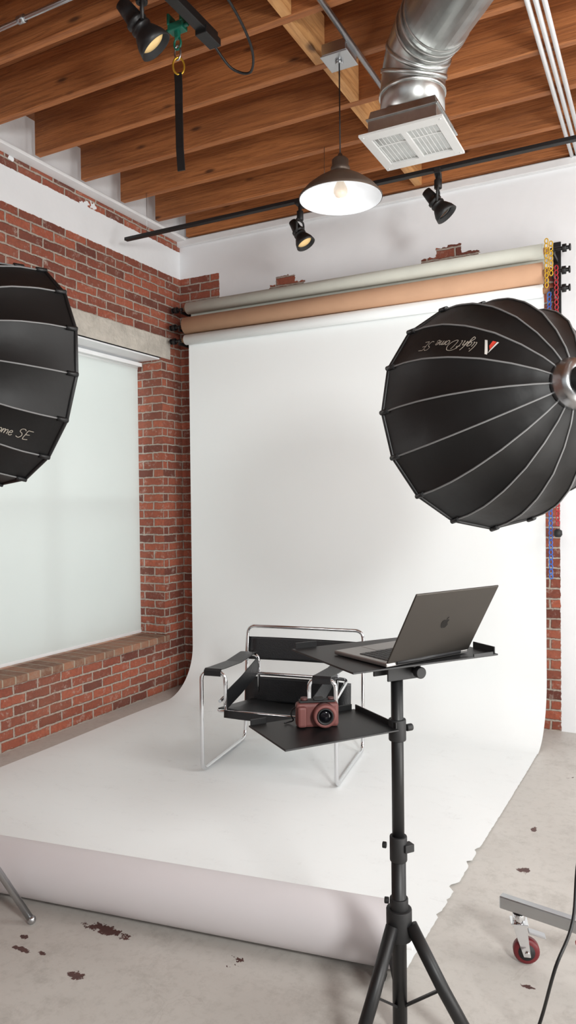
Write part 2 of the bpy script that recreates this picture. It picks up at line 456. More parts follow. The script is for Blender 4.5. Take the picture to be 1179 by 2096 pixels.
mb.box((0, 0, .075), (.325, .325, .008))
part('boot', mb, MAT['duct'], d, .003)
g = MB(); W = .187
for sx in (-1, 1):
    g.box((sx*(W-.02), 0, 0), (.04, 2*W, .010)); g.box((0, sx*(W-.028), 0), (2*W-.08, .056, .010))
g.box((0, 0, 0), (.024, 2*W-.11, .010)); g.box((0, -.045, .004), (2*W-.08, .006, .006))
for i in range(7):
    for sx in (-1, 1):
        g.box((sx*(.030+.0185*i), 0, .006), (.0022, 2*W-.112, .006), Matrix.Rotation(math.radians(25*sx), 3, 'Y'))
for sx in (-1, 1):
    for sy in (-1, 1): g.cyl((sx*(W-.015), sy*(W-.02), -.004), (sx*(W-.015), sy*(W-.02), -.008), .005, n=8)
part('register_grille', g, MAT['ventw'], d, .0006)
part('register_throat', MB().box((0, 0, .0), (.306, .306, .006)), MAT['black'], d).location = (0, 0, .020)

# ------------------------------------------------------------------ pendant
p = thing('pendant_lamp', (2.2, -1.74, 2.955), 'brown metal barn shade pendant lamp with white interior', 'pendant lamp')
outer = [(.200, 0), (.201, .008), (.192, .02), (.165, .05), (.12, .085), (.075, .112), (.052, .122), (.045, .128)]
part('lamp_shade', MB().lathe(outer, n=48, cap=False), MAT['rust'], p)
part('shade_lining', MB().lathe([(r-.003, h-.001) for r, h in outer[:-1]], n=48, cap=False), MAT['enamel'], p)
part('socket_cap', MB().lathe([(.046, .122), (.046, .15), (.04, .155), (.04, .185), (.03, .195), (.014, .20), (.01, .215)], n=32), MAT['rust'], p)
part('light_bulb', MB().lathe([(.012, .115), (.014, .09), (.026, .065), (.034, .045), (.034, .03), (.024, .012), (.006, .003)], n=24), MAT['bulb'], p)
part('cord', MB().cyl((0, 0, .21), (0, 0, .64), .0035, n=8), MAT['black'], p)
ld = bpy.data.lights.new('pendant_glow', 'POINT'); ld.energy = .28; ld.shadow_soft_size = .02
o = bpy.data.objects.new('pendant_glow', ld); COL.objects.link(o); o.parent = p; o.location = (-.02, .05, -.01)

# ------------------------------------------------------------------ track lights
def spot(loc, rz, tilt, label, drop=.10, mat='bulbw', sc=1.0):
    t = thing('track_spotlight', loc, label, 'spotlight', rz, 'track spotlights')
    t.scale = (sc, sc, sc)
    part('adapter', MB().box((0, 0, -.012), (.09, .032, .028)).cyl((0, 0, -.02), (0, 0, -drop), .011).cyl((0, 0, -drop*.5), (0, 0, -drop), .02), MAT['black'], t, .002)
    part('yoke', MB().tube(fillet([(-.05, 0, -drop-.085), (-.05, 0, -drop), (.05, 0, -drop), (.05, 0, -drop-.085)], .02), .006, 8), MAT['black'], t)
    ax = Matrix.Rotation(math.radians(tilt), 3, 'X') @ Vector((0, 0, -1)); c = Vector((0, 0, -drop-.085))
    part('lamp_head', MB().lathe([(.012, -.105), (.024, -.10), (.028, -.06), (.030, -.035), (.037, -.032), (.037, -.022), (.030, -.018), (.030, -.012), (.037, -.008), (.037, .0), (.032, .004), (.042, .02), (.054, .045), (.060, .072), (.055, .072), (.046, .05)], c, ax, 28), MAT['black'], t)
    part('lens', MB().lathe([(.048, .050), (.04, .056), (.02, .06), (.001, .061)], c, ax, 24), MAT[mat], t)
    return t
TR = thing('lighting_track', (0, -.87, 3.39), 'long black lighting track hung on thin wires', 'lighting track')
part('rail', MB().box((3.21, 0, 0), (6.1, .035, .022)), MAT['black'], TR, .002)
for x in (.35, 1.72, 3.3, 5):
    part('hanger_wire', MB().cyl((x, 0, .01), (x, 0, BB-3.39), .0018, n=6), MAT['steel'], TR)
spot((1.55, -.87, 3.38), -88, 30, 'black track spotlight angled down with glowing lamp', .11, sc=1.05)
spot((2.43, -.87, 3.38), -80, 38, 'black track spotlight with unlit lamp angled down', .09, mat='lensg', sc=1.1)
T2 = thing('ceiling_track', (1.77, -3.15, 3.61), 'short black lighting track along the joists', 'lighting track')
part('rail', MB().box((0, 0, 0), (.05, 1.95, .04)), MAT['black'], T2, .003)
for y in (.7, -.5): part('mounting_clip', MB().box((0, y, .045), (.03, .03, .05)), MAT['black'], T2, .003)
part('end_feed', MB().box((0, .93, -.02), (.06, .12, .035)), MAT['black'], T2, .003)
part('power_cord', MB().tube(catmull([(0, .98, -.03), (.03, 1.08, -.09), (.12, 1.10, -.12), (.20, .96, -.09), (.22, .7, -.02), (.21, .3, .03), (.2, -.2, .05)]), .006, 8), MAT['black'], T2)
spot((1.70, -2.60, 3.66), -50, 40, 'black track spotlight beside the green clamp', .10, sc=1.22)

t = thing('beam_clamp', (1.66, -2.30, BB), 'green beam clamp with shackle under the joists', 'beam clamp')
part('clamp_body', MB().box((0, 0, -.06), (.08, .045, .035)).box((-.034, 0, -.025), (.012, .055, .05)).box((.034, 0, -.025), (.012, .055, .05)).cyl((-.06, 0, -.06), (.06, 0, -.06), .009).box((0, 0, -.09), (.022, .022, .04)), MAT['green'], t, .004)
part('shackle', MB().tube([(0.018*math.cos(a), 0, -.13+.026*math.sin(a)) for a in [2*math.pi*i/16 for i in range(16)]], .005, 8, True), MAT['green'], t)
t = thing('nylon_strap', (1.66, -2.30, BB-.145), 'black nylon strap hanging on gold and steel carabiners', 'strap')
part('carabiner', MB().tube([(.016*math.cos(a), 0, -.025+.032*math.sin(a)) for a in [2*math.pi*i/18 for i in range(18)]], .004, 8, True), MAT['steel'], t, label='steel carabiner')
part('carabiner', MB().tube([(.004+.02*math.cos(a), .015*math.cos(a), -.085+.038*math.sin(a)) for a in [2*math.pi*i/18 for i in range(18)]], .0045, 8, True), MAT['gold'], t, label='gold carabiner')
part('webbing', MB().ribbon([(0, 0, -.115), (.003, 0, -.16), (0, .004, -.25), (.004, 0, -.35), (.008, -.004, -.45), (.012, 0, -.55)], (1, .15, 0), .036, .006), MAT['black'], t)

# ------------------------------------------------------------------ backdrops
RX0, RX1, RY = .195, 2.90, -.2
def roll(name, z, r, mat, label, y=RY):
    t = thing(name, (RX0, y, z), label, 'backdrop roll')
    n = RX1-RX0
    part('paper_roll', MB().lathe([(.022, 0.0), (r, 0), (r, n), (.022, n)], (0, 0, 0), (1, 0, 0), 40), mat, t)
    part('core_tube', MB().cyl((-.03, 0, 0), (n+.03, 0, 0), .021), MAT['card'], t)
    return t, n
t, n = roll('grey_paper_roll', 3.055, .046, MAT['greypaper'], 'pale grey paper backdrop roll on wall bracket', -.17)
part('loose_end', MB().ribbon([(n/2, .044, 0), (n/2, .044, -.04), (n/2, .04, -.11)], (1, 0, 0), n, .001), MAT['greypaper'], t)
t, n = roll('tan_paper_roll', 2.91, .066, MAT['tanpaper'], 'tan paper backdrop roll on wall bracket', -.2)
P = thing('white_paper_backdrop', (RX0, RY, 0), 'white seamless paper sweep from wall roll across the floor', 'paper backdrop')
part('upper_roll', MB().lathe([(.022, 0), (.040, 0), (.040, n), (.022, n)], (0, 0, 2.80), (1, 0, 0), 32), MAT['paper'], P)
part('core_tube', MB().cyl((-.03, 0, 2.80), (n+.03, 0, 2.80), .02), MAT['card'], P)
ys0 = .038
def rollY(x): return (-2.76-.155*(2.88-x))
prof = [(ys0, 2.80), (ys0, 2.6), (ys0, 2.2), (ys0, 1.8), (ys0, 1.4), (ys0, 1.0), (ys0, .7), (ys0, .5)]
rc = .36
for i in range(0, 15):
    a = math.pi/2*i/14; prof.append((ys0-rc+rc*math.cos(a), .005+rc-rc*math.sin(a)))
NX = 30; NF = 140
rows = []
for (y, z) in prof: rows.append([(n*i/NX, y, z) for i in range(NX+1)])
y1 = prof[-1][0]
rnd = random.Random(5)
tear = {84: .012, 85: .016, 86: .006, 92: .02, 93: .014, 94: .004, 104: .010, 105: .022, 106: .026, 107: .012, 112: .008, 118: .006, 119: .012}
for jn in range(1, NF+1):
    f = jn/NF; row = []
    for i in range(NX+1):
        x = n*(1-.02*f)*i/NX; ye = rollY(x+RX0)-RY
        y = y1+(ye-y1)*f
        if i == NX: x -= tear.get(jn, 0)+abs(rnd.gauss(0, .0012))
        row.append((x, y, .005+.004*math.sin(x*3+y*2)**2))
    rows.append(row)
m = len(rows)
vs = [q for r in rows for q in r]
fs = [(a*(NX+1)+b, a*(NX+1)+b+1, (a+1)*(NX+1)+b+1, (a+1)*(NX+1)+b) for a in range(m-1) for b in range(NX)]
part('paper_sheet', MB().add(vs, fs, True), MAT['paper'], P)
A = Vector((RX0, rollY(RX0), .106))-Vector((RX0, RY, 0)); B = Vector((2.83, rollY(2.83), .106))-Vector((RX0, RY, 0))
ax = (B-A); ln = ax.length
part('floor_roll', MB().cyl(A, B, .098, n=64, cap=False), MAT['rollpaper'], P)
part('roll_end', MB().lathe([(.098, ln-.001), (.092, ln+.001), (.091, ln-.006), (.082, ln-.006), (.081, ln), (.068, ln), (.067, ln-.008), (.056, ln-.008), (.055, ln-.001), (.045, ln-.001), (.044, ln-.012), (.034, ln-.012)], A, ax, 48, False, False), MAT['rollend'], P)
part('floor_core_tube', MB().cyl(A-ax.normalized()*.02, B+ax.normalized()*.035, .036), MAT['white'], P)

def bracket(x, sgn, label):
    t = thing('backdrop_bracket', (x, 0, 2.72), label, 'backdrop bracket', group='backdrop brackets')
    part('wall_plate', MB().box((0, -.006, .19), (.045, .012, .48)), MAT['black'], t, .002)
    for z, y in ((.335, -.17), (.19, -.2), (.08, -.2)):
        part('hook', MB().box((0, y/2-.01, z-.03), (.012, -y+.03, .02)).tube([(0, y+.028*math.cos(a), z+.028*math.sin(a)) for a in [math.pi+math.pi*i/10 for i in range(11)]], .006, 8), MAT['black'], t)
        part('expander_knob', MB().cyl((sgn*-.02, y, z), (sgn*.09, y, z), .012).cyl((sgn*.05, y, z), (sgn*.075, y, z), .026, n=8).cyl((sgn*.09, y, z), (sgn*.10, y, z), .022, n=12), MAT['black'], t, .002)
bracket(RX0-.05, -1, 'black triple hook bracket holding the roll ends')
bracket(RX1+.06, 1, 'black triple hook bracket with knobs and chains')
def chain(x, y, z0, z1, mat, label, wt=False):
    mb = MB(); L0 = .030; k = int((z0-z1)/L0)
    for i in range(k):
        zc = -(i+.5)*L0; hx, hz = .010, L0*.5
        loop = [(hx*math.cos(a), .003*(-1)**i, zc+hz*1.05*math.sin(a)) for a in [2*math.pi*q/10 for q in range(10)]]
        mb.tube(loop, .0036, 6, True)
    o = thing('pull_chain', (x, y, z0), label, 'chain', group='backdrop pull chains')
    part('links', mb, mat, o)
    if wt: part('weight', MB().lathe([(.008, 0), (.024, -.01), (.026, -.035), (.016, -.05)], (0, 0, z1-z0), n=16), MAT['blackmat'], o)
chain(RX1+.030, -.262, 3.10, 2.80, MAT['yellow'], 'yellow plastic chain on the top backdrop roll')
chain(RX1+.056, -.262, 3.08, 2.86, MAT['yellow'], 'yellow plastic chain on the top backdrop roll')
chain(RX1+.085, -.255, 2.93, 1.32, MAT['red'], 'red plastic pull chain hanging from backdrop roll', True)
chain(RX1+.040, -.232, 2.78, 1.00, MAT['blue'], 'blue plastic pull chain hanging from backdrop roll')

# ------------------------------------------------------------------ softboxes
PR0 = [(0, .062), (.02, .12), (.06, .19), (.12, .265), (.20, .33), (.29, .378), (.38, .405), (.48, .42)]
STROKES = {
 'l': (.45, [[(.1, 2.1), (.02, .9), (.05, .1), (.3, .05)]]),
 'i': (.4, [[(.05, 1), (.02, .1), (.25, .05)], [(.06, 1.4), (.08, 1.55)]]),
 'g': (.95, [[(.65, .85), (.35, 1), (.05, .55), (.2, .08), (.5, .25), (.66, .9), (.6, -.4), (.3, -.95), (.0, -.65), (.45, -.1), (.85, .3)]]),
 'h': (.85, [[(.1, 2.1), (.02, .9), (.03, 0), (.15, .7), (.42, .95), (.55, .6), (.52, .05), (.7, .1)]]),
 't': (.75, [[(.25, 1.8), (.15, .8), (.2, .05), (.45, .1)], [(-.1, 1.15), (.65, 1.3)]]),
 'D': (2.0, [[(.55, 1.9), (.45, 1), (.4, .05), (.9, -.05), (1.6, .5), (1.75, 1.3), (1.2, 2.1), (.3, 2.25), (-.35, 1.8), (-.25, 1.3)]]),
 'o': (.85, [[(.4, .95), (.08, .7), (.1, .15), (.45, .0), (.7, .4), (.6, .85), (.35, .95)]]),
 'm': (1.25, [[(.05, .95), (.05, .05), (.15, .75), (.4, .95), (.5, .6), (.5, .05), (.6, .75), (.85, .95), (1.0, .6), (1.0, .05)]]),
 'e': (.8, [[(.05, .45), (.5, .6), (.5, .9), (.25, 1), (.02, .6), (.1, .1), (.45, .0), (.7, .25)]]),
 ' ': (.6, []),
 'S': (1.3, [[(1.15, 1.75), (.8, 2.05), (.3, 1.9), (.25, 1.35), (.75, 1.05), (.95, .55), (.6, .05), (.05, .2)]]),
 'E': (1.3, [[(1.2, 1.95), (.6, 1.95), (.2, 1.9), (.15, 1), (.1, .05), (.5, 0), (1.05, .05)], [(.18, 1.02), (.6, 1.05), (.9, 1.1)]]),
}
def script_mesh(body, unit, wd=.14, shear=.22):
    mb = MB(); x0 = 0
    for ch in body:
        adv, sts = STROKES[ch]
        for s_ in sts:
            pts = catmull([(x+x0+y*shear, y, 0) for x, y in s_], 5) if len(s_) > 2 else [Vector((x+x0+y*shear, y, 0)) for x, y in s_]
            vs = []
            for i, q in enumerate(pts):
                t_ = (pts[min(i+1, len(pts)-1)]-pts[max(i-1, 0)]).normalized(); nn = Vector((-t_.y, t_.x, 0))
                vs += [(q+nn*wd/2)*unit, (q-nn*wd/2)*unit]
            mb.add(vs, [(2*i, 2*i+1, 2*i+3, 2*i+2) for i in range(len(pts)-1)])
        x0 += adv
    return mb
def softbox(center, axis, off, textphi, label, R=.42, H=.48, s_logo=.095, s_text=.135, power=20, dy=0):
    a = Vector(axis).normalized(); center = Vector(center)
    PR = [(s*H/.48, r) for s, r in PR0]; k = R/.42
    def prof_at(s):
        for i in range(len(PR)-1):
            if s <= PR[i+1][0]:
                t = (s-PR[i][0])/(PR[i+1][0]-PR[i][0]); return PR[i][1]*(1-t)+PR[i+1][1]*t
        return PR[-1][1]
    hub = center-a*H
    e1 = a.cross(Vector((0, 0, 1))).normalized(); e2 = e1.cross(a).normalized()
    t = thing('softbox_light', hub, label, 'softbox')
    N = 16
    def pt(s, phi, sc=1.0): return a*s+(e1*math.cos(phi)+e2*math.sin(phi))*prof_at(s)*k*sc
    S = sorted(set([H*i/16 for i in range(17)]+[.01, .02, .045, .08]))
    mb = MB(); st = 2*math.pi/N
    for j in range(N):
        p0 = math.radians(off)+st*j; vs = []; C = 6
        for s in S:
            A0 = pt(s, p0); B0 = pt(s, p0+st)
            for c in range(C+1):
                f = c/C; sag = 4*f*(1-f)*.012*math.sin(math.pi*min(1, s/H*.9+.05))
                vs.append(A0*(1-f)+B0*f-(e1*math.cos(p0+st/2)+e2*math.sin(p0+st/2))*sag)
        w_ = C+1
        mb.add(vs, [(i*w_+c, i*w_+c+1, (i+1)*w_+c+1, (i+1)*w_+c) for i in range(len(S)-1) for c in range(C)], True)
    part('dome_cover', mb, MAT['fabric'], t)
    part('rim_band', MB().tube([pt(H, math.radians(off)+st*j)+a*.006 for j in range(N)], .007, 8, True), MAT['black'], t)
    part('diffusion_front', MB().add([a*(H-.01)]+[pt(H-.012, math.radians(off)+st*j, .985) for j in range(N)], [(0, 1+j, 1+(j+1) % N) for j in range(N)]), MAT['white2'], t)
    for j in range(N):
        ph = math.radians(off)+st*j
        part('rib', MB().tube([pt(s, ph, 1.006)-a*.001 for s in S], .003, 6), MAT['piping'], t)
        q = pt(H-.01, ph, 1.01); dr = (pt(H, ph)-pt(H-.05, ph)).normalized()
        part('rib_pocket', MB().cyl(q-dr*.022, q+dr*.018, .0085, n=10), MAT['black'], t)
    part('speed_ring', MB().lathe([(.045, -.05), (.066, -.05), (.07, -.03), (.078, -.012), (.078, .004), (.07, .012), (.06, .012), (.052, -.02), (.045, -.05)], (0, 0, 0), a, 40), MAT['steel'], t)
    part('light_mount', MB().lathe([(.046, .0), (.046, -.07), (.052, -.08), (.052, -.10)], (0, 0, 0), a, 32), MAT['blackmat'], t)
    part('lamp_body', MB().lathe([(.05, -.10), (.058, -.105), (.058, -.30), (.05, -.32), (.03, -.325)], (0, 0, 0), a, 32), MAT['blackmat'], t)
    yk = -a*.2
    part('yoke', MB().tube(fillet([yk+e1*.075, yk+e1*.075-e2*.12, yk-e1*.075-e2*.12, yk-e1*.075], .02), .009, 8), MAT['black'], t)
    ph = math.radians(textphi)
    def surf(s, w_):
        A0 = pt(s, ph-st/2); B0 = pt(s, ph+st/2)
        m1 = (pt(min(s+.03, H), ph-st/2)+pt(min(s+.03, H), ph+st/2))/2; m0 = (pt(s-.03, ph-st/2)+pt(s-.03, ph+st/2))/2
        dx = (m1-m0).normalized(); dc = (B0-A0).normalized(); nrm = dx.cross(dc).normalized()
        if nrm.dot(e1*math.cos(ph)+e2*math.sin(ph)) < 0: nrm = -nrm
        up = nrm.cross(dx)
        wd = (B0-A0).length; sg = 1 if (B0-A0).dot(up) > 0 else -1
        f = .5+sg*w_/wd; fc = min(max(f, 0), 1)
        sag = 4*fc*(1-fc)*.012*math.sin(math.pi*min(1, s/H*.9+.05))
        return A0*(1-f)+B0*f-(e1*math.cos(ph)+e2*math.sin(ph))*sag, nrm
    def lay(mbb, mat, s0, name):
        me = mbb.mesh(name, mat)
        for v in me.vertices:
            s = s0; rem = v.co.x; stp = .004
            if rem < 0: s += rem*.7; rem = 0
            while rem > 0 and s < H-.03:
                dl = (pt(s+stp, ph)-pt(s, ph)).length
                if dl > rem: s += stp*rem/dl; rem = 0
                else: s += stp; rem -= dl
            q, nrm = surf(s, v.co.y)
            v.co = q+nrm*.002
        return part(name, me, None, t)
    sm = script_mesh('lightDome SE', .0182)
    for v in sm.v: v.y += dy
    lay(sm, MAT['text'], s_text, 'printed_text')
    def poly(*q): return MB().add([(x, y, 0) for x, y in q], [tuple(range(len(q)))])
    lay(poly((.017, .028), (.025, .028), (.050, -.024), (.041, -.024), (.020, .019)), MAT['textw'], s_logo, 'printed_emblem')
    lay(poly((.002, -.024), (.008, -.024), (.019, .010), (.0175, .022)), MAT['textw'], s_logo, 'printed_emblem')
    lay(poly((.010, -.024), (.022, -.024), (.028, -.006), (.0195, .008)), MAT['textr'], s_logo, 'printed_emblem')
    ld = bpy.data.lights.new('softbox_glow', 'AREA'); ld.shape = 'DISK'; ld.size = R*1.8; ld.energy = power; ld.color = (1, .995, .985)
    o = bpy.data.objects.new('softbox_glow', ld); COL.objects.link(o); o.parent = t; o.location = a*(H+.005)
    o.rotation_euler = a.to_track_quat('-Z', 'Y').to_euler()
    return t
softbox((3.020, -2.370, 1.80), (-.711, .696, -.09), 0, 146.25, 'round black softbox seen from its ribbed back, by the backdrop', .398, .455, .10, .152, 5.5, -.012)
softbox((1.372, -3.005, 1.995), (.19, .975, -.06), -6, -39.75, 'round black softbox facing the chair near the window', .412, .48, .12, .20, 6.5, -.034)

SB = Vector((3.737, -2.672, 0))
t = thing('wheeled_light_stand', SB, 'chrome rolling light stand with red wheel casters', 'light stand')
def caster(par, pos, ang):
    c = bpy.data.objects.new('caster', None); COL.objects.link(c); c.parent = par; c.location = pos; c.rotation_euler = (0, 0, ang)
    part('fork', MB().box((0, 0, .132), (.055, .05, .006)).cyl((0, 0, .13), (0, 0, .16), .020)
         .add([(-.022, y, .130) for y in (-.024, -.020)]+[(.022, y, .130) for y in (-.024, -.020)]+[(.034, y, .03) for y in (-.024, -.020)]+[(.012, y, .03) for y in (-.024, -.020)], [(0, 2, 4, 6), (1, 7, 5, 3), (0, 1, 3, 2), (2, 3, 5, 4), (4, 5, 7, 6), (6, 7, 1, 0)])
         .add([(-.022, y, .130) for y in (.020, .024)]+[(.022, y, .130) for y in (.020, .024)]+[(.034, y, .03) for y in (.020, .024)]+[(.012, y, .03) for y in (.020, .024)], [(0, 2, 4, 6), (1, 7, 5, 3), (0, 1, 3, 2), (2, 3, 5, 4), (4, 5, 7, 6), (6, 7, 1, 0)])
         .cyl((.022, -.030, .042), (.022, .030, .042), .007), MAT['chrome'], c, .001)
    part('wheel', MB().lathe([(.02, -.015), (.036, -.015), (.0415, -.009), (.0415, .009), (.036, .015), (.02, .015)], (.022, 0, .042), (0, 1, 0), 28), MAT['redw'], c)
    part('wheel_hub', MB().lathe([(.006, -.018), (.026, -.018), (.026, .018), (.006, .018)], (.022, 0, .042), (0, 1, 0), 20), MAT['blackmat'], c)
    part('brake_lever', MB().box((.055, 0, .098), (.055, .030, .005), Matrix.Rotation(.25, 3, 'Y')), MAT['steel'], c, .002)
base_a = math.atan2(.114, -.624)
for i in range(3):
    ang = base_a+2.094*i
    dr = Vector((math.cos(ang), math.sin(ang), 0)); Rm = Matrix.Rotation(ang, 3, 'Z')
    part('leg', MB().box(dr*.34+Vector((0, 0, .182)), (.62, .030, .040), Rm), MAT['steel'], t, .003)
    caster(t, dr*.59, .3 if i == 0 else ang+2.2)
part('pole', MB().cyl((0, 0, .14), (0, 0, 1.0), .019).cyl((0, 0, .98), (0, 0, 1.80), .015).cyl((0, 0, .95), (0, 0, 1.02), .026), MAT['chrome'], t)
part('arm', MB().cyl((0, 0, 1.74), (-.245, -.17, 1.75), .012), MAT['chrome'], t)
part('clutch_handle', MB().cyl((-.24, .035, .215), (-.38, -.06, .205), .007).sphere((-.38, -.06, .205), .011), MAT['red'], t)
t = thing('light_stand', (.95, -3.35, 0), 'steel light stand with long angled legs', 'light stand')
for (x, y) in ((.61, .23), (-.5, .42), (-.1, -.64)):
    part('leg', MB().cyl((0, 0, .92), (x, y, .012), .0125).sphere((x, y, .014), .016, 12), MAT['steel'], t)
part('pole', MB().cyl((0, 0, .3), (0, 0, 1.9), .016).cyl((0, 0, .85), (0, 0, .98), .03), MAT['steel'], t)
part('arm', MB().cyl((0, 0, 1.86), (.28, -.40, 1.90), .011), MAT['steel'], t)

cp = [(3.58, -2.84, 1.74), (3.60, -2.80, 1.3), (3.45, -2.84, .9), (3.375, -2.864, .545), (3.362, -2.925, .37), (3.327, -3.0, .276), (3.285, -2.964, .106), (3.25, -3.02, .006), (3.22, -3.3, .005), (3.4, -4.1, .005), (4.2, -4.8, .005)]
o = Vector(cp[0]); solo('power_cable', MB().tube([q-o for q in catmull(cp)], .0045, 8), MAT['black'], 'black power cable dropping from the light to the floor', 'cable', loc=o)

# ------------------------------------------------------------------ chair
c = thing('tubular_armchair', (1.672, -1.585, 0.009), 'chrome tube armchair with black leather slings on the paper', 'armchair', 8.3)
r = .0112; z0 = .0125
half = [(-.24, .50, .30), (-.24, .03, .41), (-.24, .0, .565), (-.385, .0, .565), (-.385, 0, z0), (-.38, .60, z0), (-.378, .63, .35), (-.376, .66, .71)]
half2 = [(-x, y, z) for x, y, z in half][::-1]
part('tube_frame', MB().tube(fillet([(-.24, .0, .36)]+half[2:]+half2[:-2]+[(.24, .0, .36)], .05), r, 14), MAT['chrome'], c)
part('seat_frame', MB().tube(fillet([(-.29, .56, .27), (-.29, -.01, .355), (.29, -.01, .355), (.29, .56, .27), (-.29, .56, .27)], .05)[:-1], r*.9, 12), MAT['chrome'], c)
part('back_frame', MB().tube(fillet([(-.32, .10, .375), (-.32, .50, .45), (.32, .50, .45), (.32, .10, .375)], .05), r*.9, 12), MAT['chrome'], c)
for s in (-1, 1):
    part('arm_frame', MB().tube(fillet([(s*.37, .63, .50), (s*.365, .60, .55), (s*.36, .52, .56), (s*.25, .52, .56), (s*.25, .52, .30)], .04), r*.9, 12), MAT['chrome'], c)
    part('arm_strap', MB().ribbon([(s*.312, -.015, .545), (s*.312, -.014, .572), (s*.312, 0, .581), (s*.312, .05, .576), (s*.312, .28, .562), (s*.312, .50, .575), (s*.312, .535, .57), (s*.312, .536, .55)], (1, 0, 0), .10, .005), MAT['leather'], c)
    part('side_strap', MB().ribbon([(s*.25, .04, .405), (s*.25, .25, .44), (s*.25, .51, .50)], (0, .0, 1), .10, .004), MAT['leather'], c)
def sheet(pts4, sag, n=10):
    A, B, C_, D = [Vector(q) for q in pts4]; mbb = MB(); vs = []
    for i in range(n+1):
        for j in range(n+1):
            u = i/n; v = j/n; vs.append(A*(1-u)*(1-v)+B*u*(1-v)+C_*u*v+D*(1-u)*v+Vector(sag)*4*u*(1-u))
    fs = [(i*(n+1)+j, i*(n+1)+j+1, (i+1)*(n+1)+j+1, (i+1)*(n+1)+j) for i in range(n) for j in range(n)]
    return mbb.add(vs, fs, True)
def thick(o, t_=.005):
    m = o.modifiers.new('s', 'SOLIDIFY'); m.thickness = t_; m.offset = 0
thick(part('back_strap', sheet([(-.392, .645, .50), (.392, .645, .50), (.392, .665, .64), (-.392, .665, .64)], (0, .02, 0)), MAT['leather'], c))
thick(part('lower_back_strap', sheet([(-.335, .50, .27), (.335, .50, .27), (.335, .51, .425), (-.335, .51, .425)], (0, .02, 0)), MAT['leather'], c))
thick(part('seat_sling', sheet([(-.285, .0, .366), (.285, .0, .366), (.285, .54, .285), (-.285, .54, .285)], (0, 0, -.02)), MAT['leather'], c))
thick(part('seat_front_flap', sheet([(-.24, -.024, .325), (.24, -.024, .325), (.24, -.022, .366), (-.24, -.022, .366)], (0, 0, -.006)), MAT['leather'], c))

# ------------------------------------------------------------------ tripod laptop stand
t = thing('tripod_stand', (2.916, -3.044, 0), 'black tripod stand with two tilted trays', 'tripod stand', 54)
part('pole', MB().cyl((0, 0, .02), (0, 0, .52), .0205).cyl((0, 0, .48), (0, 0, 1.03), .0172), MAT['black'], t)
part('height_clamp', MB().cyl((0, 0, .49), (0, 0, .56), .0245).box((.018, -.018, .53), (.03, .025, .022)).cyl((-.02, .03, .525), (-.028, .038, .525), .009), MAT['blackmat'], t, .002)
part('leg_collar', MB().cyl((0, 0, .27), (0, 0, .355), .036).cyl((0, 0, .35), (0, 0, .385), .026).cyl((-.02, .02, .372), (-.03, .028, .372), .009), MAT['blackmat'], t, .002)
for wa, rr_ in ((-32+27.6, .235), (228+27.6, .235), (97+27.6, .235)):
    an = math.radians(wa-54); dx, dy = math.cos(an), math.sin(an)
    part('leg', MB().tube([(dx*.035, dy*.035, .318), (dx*rr_*.55, dy*rr_*.55, .165), (dx*rr_, dy*rr_, .012)], .018, 12).cyl((dx*(rr_-.015), dy*(rr_-.015), .03), (dx*(rr_+.005), dy*(rr_+.005), 0.0), .020), MAT['black'], t)
    part('leg_brace', MB().box((dx*.07, dy*.07, .125), (.14, .012, .006), Matrix.Rotation(an, 3, 'Z') @ Matrix.Rotation(-.66, 3, 'Y')), MAT['black'], t)
c54, s54 = math.cos(math.radians(54)), math.sin(math.radians(54))
def loc54(x, y, z):
    dx, dy = x-2.916, y+3.044
    return Vector((dx*c54+dy*s54, -dx*s54+dy*c54, z))
tc = loc54(2.89, -3.005, 1.068)
tr = MB().box(tc, (.475, .345, .005))
tr.box(tc+Vector((-.19, .171, .010)), (.07, .004, .02)).box(tc+Vector((.236, -.115, .010)), (.004, .09, .02)).box(tc+Vector((.185, -.171, .004)), (.07, .004, .012))
part('upper_tray', tr, MAT['black'], t, .0015)
part('tilt_bracket', MB().box((0, 0, 1.058), (.12, .10, .012)).box((0, .035, 1.035), (.11, .006, .055)).box((0, -.035, 1.035), (.11, .006, .055)).cyl((.03, -.06, 1.03), (.03, .06, 1.03), .008).cyl((.03, -.055, 1.03), (.03, -.075, 1.03), .016), MAT['blackmat'], t, .002)
tc2 = loc54(2.735, -3.150, .868)
tr = MB().box(tc2, (.35, .235, .005))
tr.box(tc2+Vector((-.145, .1165, .009)), (.05, .004, .02)).box(tc2+Vector((.173, 0, .009)), (.004, .215, .02)).box(tc2+Vector((.12, .1165, .009)), (.09, .004, .02))
part('lower_tray', tr, MAT['black'], t, .0015)
part('tray_clamp', MB().cyl((0, 0, .83), (0, 0, .89), .0245).box(((tc2.x+.1)/2, tc2.y*.35, .855), (abs(tc2.x)*.8, .03, .012)).cyl((.03, 0, .86), (.05, 0, .86), .010).box((-.1, tc2.y*.9, .855), (.12, .04, .02)), MAT['blackmat'], t, .002)

